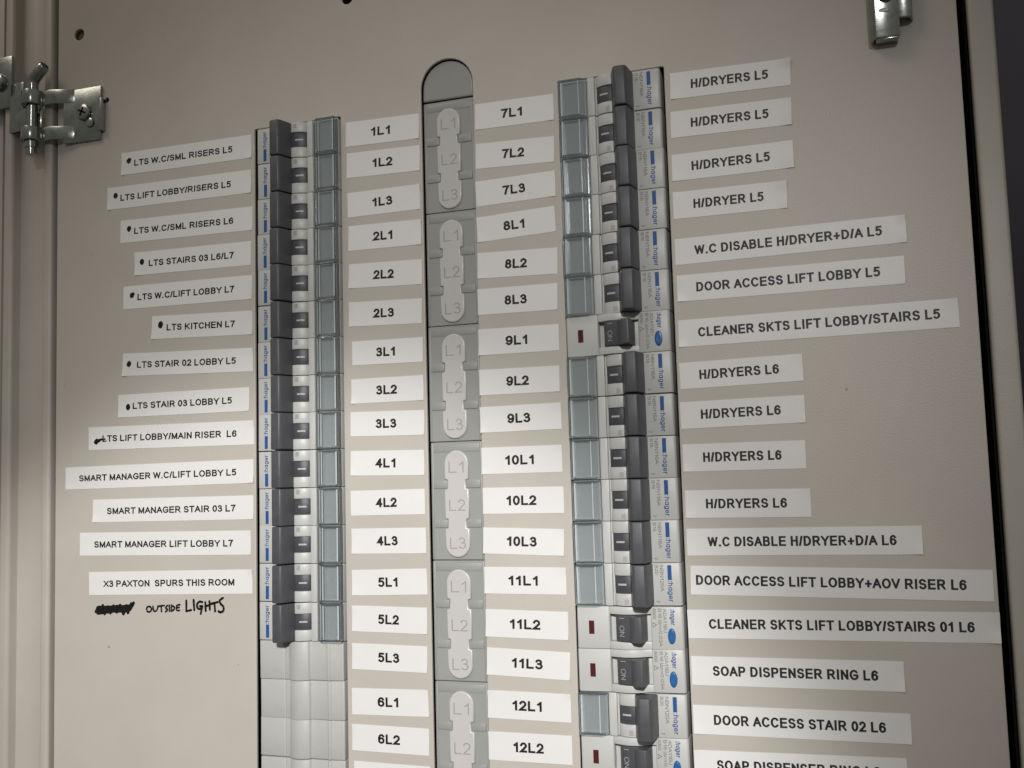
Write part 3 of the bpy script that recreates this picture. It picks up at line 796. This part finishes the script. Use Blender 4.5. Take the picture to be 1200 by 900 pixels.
def make_rcbo():
    root = put('residual_current_breaker', None, cat='circuit breaker')
    bm = bmesh.new()
    add_prism(bm, U([(-.7, -28), (-.7, -.3), (-.2, .55), (.5, .85), (12.6, .85), (12.6, -28)]), -HW, HW, 'X')             # label face
    add_prism(bm, U([(29.9, -28), (29.9, 1.5), (30.4, 2.1), (43.5, 2.1), (44.0, 1.6), (44.0, -28)]), -HW, HW, 'X')   # flat with window
    add_prism(bm, U([(12.55, -28), (12.55, -1.6), (29.95, -1.6), (29.95, -28)]), -HW, HW, 'X')           # floor of the toggle well
    for s in (-1, 1):                                                                                     # curved cheeks beside the toggle
        a, b = sorted((s * HW, s * 5.6))
        add_prism(bm, U([(12.6, -1.6), (12.6, .8), (14.2, .9), (17.0, 2.6), (20.5, 4.0), (24.0, 4.0), (27.5, 2.8), (29.9, 1.9), (29.9, -1.6)]), a, b, 'X')
    bevel(bm, .22, 2, 30)
    scale_bm(bm)
    put('body', from_bm('body', bm, 30), M['white'], root)
    bm = bmesh.new(); add_box(bm, -2.75, 2.75, -2.16, -1.6, LEN - 38.9, LEN - 36.6); scale_bm(bm)
    put('indicator_window', from_bm('indicator_window', bm), M['red'], root)
    tg = put('toggle', prism_mesh('toggle', [(14.6, -1.5), (14.6, 2.4), (14.9, 8.6), (15.6, 9.1), (18.2, 8.9), (18.9, 8.2), (20.6, 5.4), (23.2, 4.9), (25.6, 3.9), (27.2, 2.4), (27.4, -1.5)], -5.35, 5.35, .4, 3, 30), M['dark'], root)
    bm = bmesh.new()
    def xf(x, z):
        return (x, z)
    # print lies on the sloping face between u = 21 and 27
    def on_face(x, z): return x, z
    add_text(bm, 'I', -4.3, 0, 2.2, .10, 0, None)
    add_text(bm, 'ON', -1.2, 0, 2.2, .10, 0, 4.4)
    for v in bm.verts:                                # local z 0..2.2 -> u 25.4..23.2
        u = 25.4 - v.co.z
        h = 3.9 + (4.9 - 3.9) * (25.6 - u) / (25.6 - 23.2)
        v.co = (v.co.x, -h - .04, LEN - u)
    flip_fix(bm); scale_bm(bm)
    put('lettering', from_bm('lettering', bm), M['white_print'], tg)
    # oval test button under the script logo
    bm = bmesh.new()
    L1 = [(x, z) for x, z in circle(3.2, LEN - 4.3, 3.3, 28, 1.65)]
    A = [bm.verts.new((x, -.6, z)) for x, z in L1]
    B = [bm.verts.new((3.2 + (x - 3.2) * .97, -1.1, LEN - 4.3 + (z - LEN + 4.3) * .97)) for x, z in L1]
    Cc = [bm.verts.new((3.2 + (x - 3.2) * .80, -1.35, LEN - 4.3 + (z - LEN + 4.3) * .80)) for x, z in L1]
    Dd = [bm.verts.new((3.2 + (x - 3.2) * .4, -1.2, LEN - 4.3 + (z - LEN + 4.3) * .4)) for x, z in L1]
    for p, q in ((A, B), (B, Cc), (Cc, Dd)):
        for k in range(28): bm.faces.new((p[k], p[(k + 1) % 28], q[(k + 1) % 28], q[k]))
    bm.faces.new(Dd)
    bmesh.ops.recalc_face_normals(bm, faces=bm.faces)
    scale_bm(bm)
    put('test_button', from_bm('test_button', bm, 60), M['button'], root)
    logo(None, root, LEN - 4.6, -HW + .8, 2.0, False, 6.6)
    its = [dict(t='ADA116U', x0=-HW + .8, z0=LEN - 7.6, cap=1.4, weight=.12, y=-.88, width=9.6),
           dict(t='B16 Idn=0.03A', x0=-HW + .8, z0=LEN - 9.6, cap=1.35, weight=.12, y=-.88, width=15.4),
           dict(t='6000', x0=-HW + .8, z0=LEN - 11.9, cap=1.3, weight=.12, y=-.88, width=4.2),
           dict(t='d', x0=-HW + 6.4, z0=LEN - 12.1, cap=1.9, weight=.10, y=-.88, width=2.0)]
    put('lettering', text_mesh('lettering', its), M['print_grey'], root)
    return root

def make_blank():
    bm = bmesh.new()
    prof = [(0.2, -28), (0.2, .4), (.8, 1.0), (13.2, 1.0), (13.5, .7), (14.0, 1.0), (16.4, 1.0), (16.8, 2.2), (18.4, 3.1), (20.6, 3.7), (22.6, 3.7), (24.8, 3.1), (26.6, 2.2), (27.2, 1.0),
            (35.6, 1.0), (36.0, 1.7), (37.2, 1.7), (37.6, 1.0), (40.2, 1.0), (40.5, .6), (43.2, .6), (43.8, 0.2), (43.8, -28)]
    add_prism(bm, U(prof), -HW, HW, 'X')
    bevel(bm, .22, 2, 30)
    scale_bm(bm)
    return put('blank_module', from_bm('blank_module', bm, 32), M['blank'], None, None, 'filler module', 'blank filler modules in the left column')

def place(o, side, k, label, group):
    jx, jh, jr = random.uniform(-.22, .22), random.uniform(-.25, .25), random.uniform(-.35, .35)
    if side == 'L':
        o.location = ((-55.75 + jx) * MM, jh * MM, zrow(k) * MM); o.rotation_euler = (0, R(-90 + jr), 0)
    else:
        o.location = ((54.3 + jx) * MM, jh * MM, zrow(k) * MM); o.rotation_euler = (0, R(90 + jr), 0)
    o['label'] = label; o['group'] = group

m16 = make_mcb('NBN116A', 'B16')
m20 = make_mcb('NBN120A', 'B20')
rc = make_rcbo()
bl = make_blank()
used = set()
def take(proto):
    if proto.name in used: return clone(proto)
    used.add(proto.name); return proto
GL, GR = 'breakers stacked in the left column', 'breakers stacked in the right column'
for k in range(18):
    mk = MARKERS[k]
    if k < 14: place(take(m16), 'L', k, 'slim breaker with dark grey toggle and clear cover, left column, level with tape %s' % mk, GL)
    else: place(take(bl), 'L', k, 'plain pale grey filler module, left column, level with tape %s' % mk, 'blank filler modules in the left column')
for k in range(17):
    mk = MARKERS[18 + k]
    if k in (6, 13, 14, 16): place(take(rc), 'R', k, 'breaker with dark red window and blue oval button, right column, level with %s' % mk, GR)
    else: place(take(m20 if k in (12, 15) else m16), 'R', k, 'slim breaker with dark grey toggle and clear cover, right column, level with tape %s' % mk, GR)

# ------------------------------------------------------------------ hinge, top left
def sheet(bm, pts, w0, w1, t):
    """bent sheet: polyline in (x, h) with thickness t, from z = w0 to w1"""
    P_ = [Vector(p) for p in pts]; a = []; b = []
    for i in range(len(P_)):
        d0 = (P_[i] - P_[i - 1]).normalized() if i else (P_[1] - P_[0]).normalized()
        d1 = (P_[i + 1] - P_[i]).normalized() if i < len(P_) - 1 else d0
        n = (Vector((-d0.y, d0.x)) + Vector((-d1.y, d1.x))).normalized()
        k = t / 2 / max(.4, n.dot(Vector((-d0.y, d0.x))))
        a.append(P_[i] + n * k); b.append(P_[i] - n * k)
    add_prism(bm, [tuple(p) for p in a + b[::-1]], w0, w1, 'Z')

def screw(parent, loc, r, hgt, slot=True, hexa=False):
    bm = bmesh.new()
    n = 6 if hexa else 28
    prof = [(r, 0), (r, hgt * .45), (r * .86, hgt * .82), (r * .5, hgt), (0.001, hgt * 1.04)] if not hexa else [(r, 0), (r, hgt * .85), (r * .88, hgt), (0.001, hgt)]
    rings = [[bm.verts.new((q * math.cos(2 * math.pi * k / n), -h, q * math.sin(2 * math.pi * k / n))) for k in range(n)] for q, h in prof]
    for p, q in zip(rings, rings[1:]):
        for k in range(n): bm.faces.new((p[k], p[(k + 1) % n], q[(k + 1) % n], q[k]))
    bm.faces.new(rings[0])
    bmesh.ops.recalc_face_normals(bm, faces=bm.faces)
    if slot:     # no recess is cut; dark bars on the head imitate its shade
        pass
    scale_bm(bm)
    me = from_bm('screw', bm, 35)
    o = put('screw', me, M['zinc'], parent, loc=tuple(c * MM for c in loc))
    if slot:
        bm = bmesh.new()
        for a in (25, 115):
            fs0 = set(bm.verts)
            add_box(bm, -r * .55, r * .55, -hgt * 1.07, -hgt * .5, -r * .11, r * .11)
            vs = [v for v in bm.verts if v not in fs0]
            bmesh.ops.rotate(bm, cent=(0, 0, 0), matrix=Matrix.Rotation(R(a), 3, 'Y'), verts=vs)
        scale_bm(bm)
        put('cross_shade', from_bm('cross_shade', bm), M['void'], o)
    return o

def arcpts(cx, ch, r, a0, a1, n=10):
    return [(cx + r * math.cos(R(a0 + (a1 - a0) * k / n)), ch + r * math.sin(R(a0 + (a1 - a0) * k / n))) for k in range(n + 1)]

hinge = put('hinge', None, label='zinc plated lift-off hinge with bent pin at the upper left', cat='hinge')
PX, PH = -233.5, 7.0              # pin axis
bm = bmesh.new()
sheet(bm, [(-210.5, 1.2), (-222, 5.5)] + arcpts(PX, PH, 4.6, -30, 190, 12) , 29.5, 37.0, 1.6)
sheet(bm, [(-210.5, 1.2), (-222, 5.5)] + arcpts(PX, PH, 4.6, -30, 190, 12) , 10.0, 17.0, 1.6)
sheet(bm, [(-193.8, 1.0), (-211, 1.2), (-216, 3.1)], 8.0, 36.5, 1.6)
add_box(bm, -193.9, -191.8, -3.6, -.1, 12.0, 29.0)
bevel(bm, .35, 2, 30)
scale_bm(bm)
leaf = put('plate_leaf', from_bm('plate_leaf', bm, 35), M['zinc'], hinge)
screw(leaf, (-203.5, -2.0, 23.0), 4.4, 2.6)
screw(leaf, (-199.8, -1.8, 17.2), 2.6, 1.6, slot=False)
bm = bmesh.new()
sheet(bm, [(-270, 3.4), (-250.5, 3.4)], 32.5, 61.0, 1.8)
sheet(bm, [(-250.6, 3.4), (-245, 3.8)] + arcpts(PX, PH, 4.6, 190, 330, 8), 17.8, 28.9, 1.6)
sheet(bm, [(-251.5, 3.4), (-244, 3.8), (-242, 3.8)], 17.8, 45.0, 1.6)
bevel(bm, .35, 2, 30)
scale_bm(bm)
leaf2 = put('frame_leaf', from_bm('frame_leaf', bm, 35), M['zinc'], hinge)
screw(leaf2, (-258.0, -4.2, 46.6), 4.8, 3.8, slot=False)
bm = bmesh.new()
add_tube(bm, [(PX, -PH, 3.0), (PX, -PH, 41.0), (PX + .6, -PH, 43.0), (PX + 2.0, -PH - .3, 44.6), (PX + 8.2, -PH - 1.2, 49.4), (PX + 8.9, -PH - 1.3, 49.9)], [2.7, 3.0, 3.0, 3.0, 3.0, 2.4], 20)
add_tube(bm, [(PX, -PH, 6.5), (PX, -PH, 9.8)], 3.6, 20)
scale_bm(bm)
put('pin', from_bm('pin', bm, 40), M['zinc'], hinge)

# ------------------------------------------------------------------ bracket, top right
br = put('bracket', None, label='zinc plated bent bracket with screw at the upper right', cat='bracket')
bm = bmesh.new()
sheet(bm, [(186.0, .2), (186.0, 5.2), (187.2, 6.5), (196.2, 5.4)], -4.2, 45, 1.5)
sheet(bm, [(195.8, 5.5), (200.4, 5.0), (200.9, .2)], 3.2, 45, 1.5)
add_box(bm, 187.0, 195.6, -5.9, -.2, -4.9, -3.6)
bevel(bm, .4, 2, 30)
scale_bm(bm)
put('channel', from_bm('channel', bm, 35), M['zinc'], br)
screw(br, (191.6, -6.5, 13.4), 3.4, 2.2)
bm = bmesh.new(); add_box(bm, 188.6, 192.4, -7.1, -6.0, 6.1, 7.7); bevel(bm, .12, 1); scale_bm(bm)
put('slot', from_bm('slot', bm), M['zinc'], br)

bpy.context.view_layer.update()
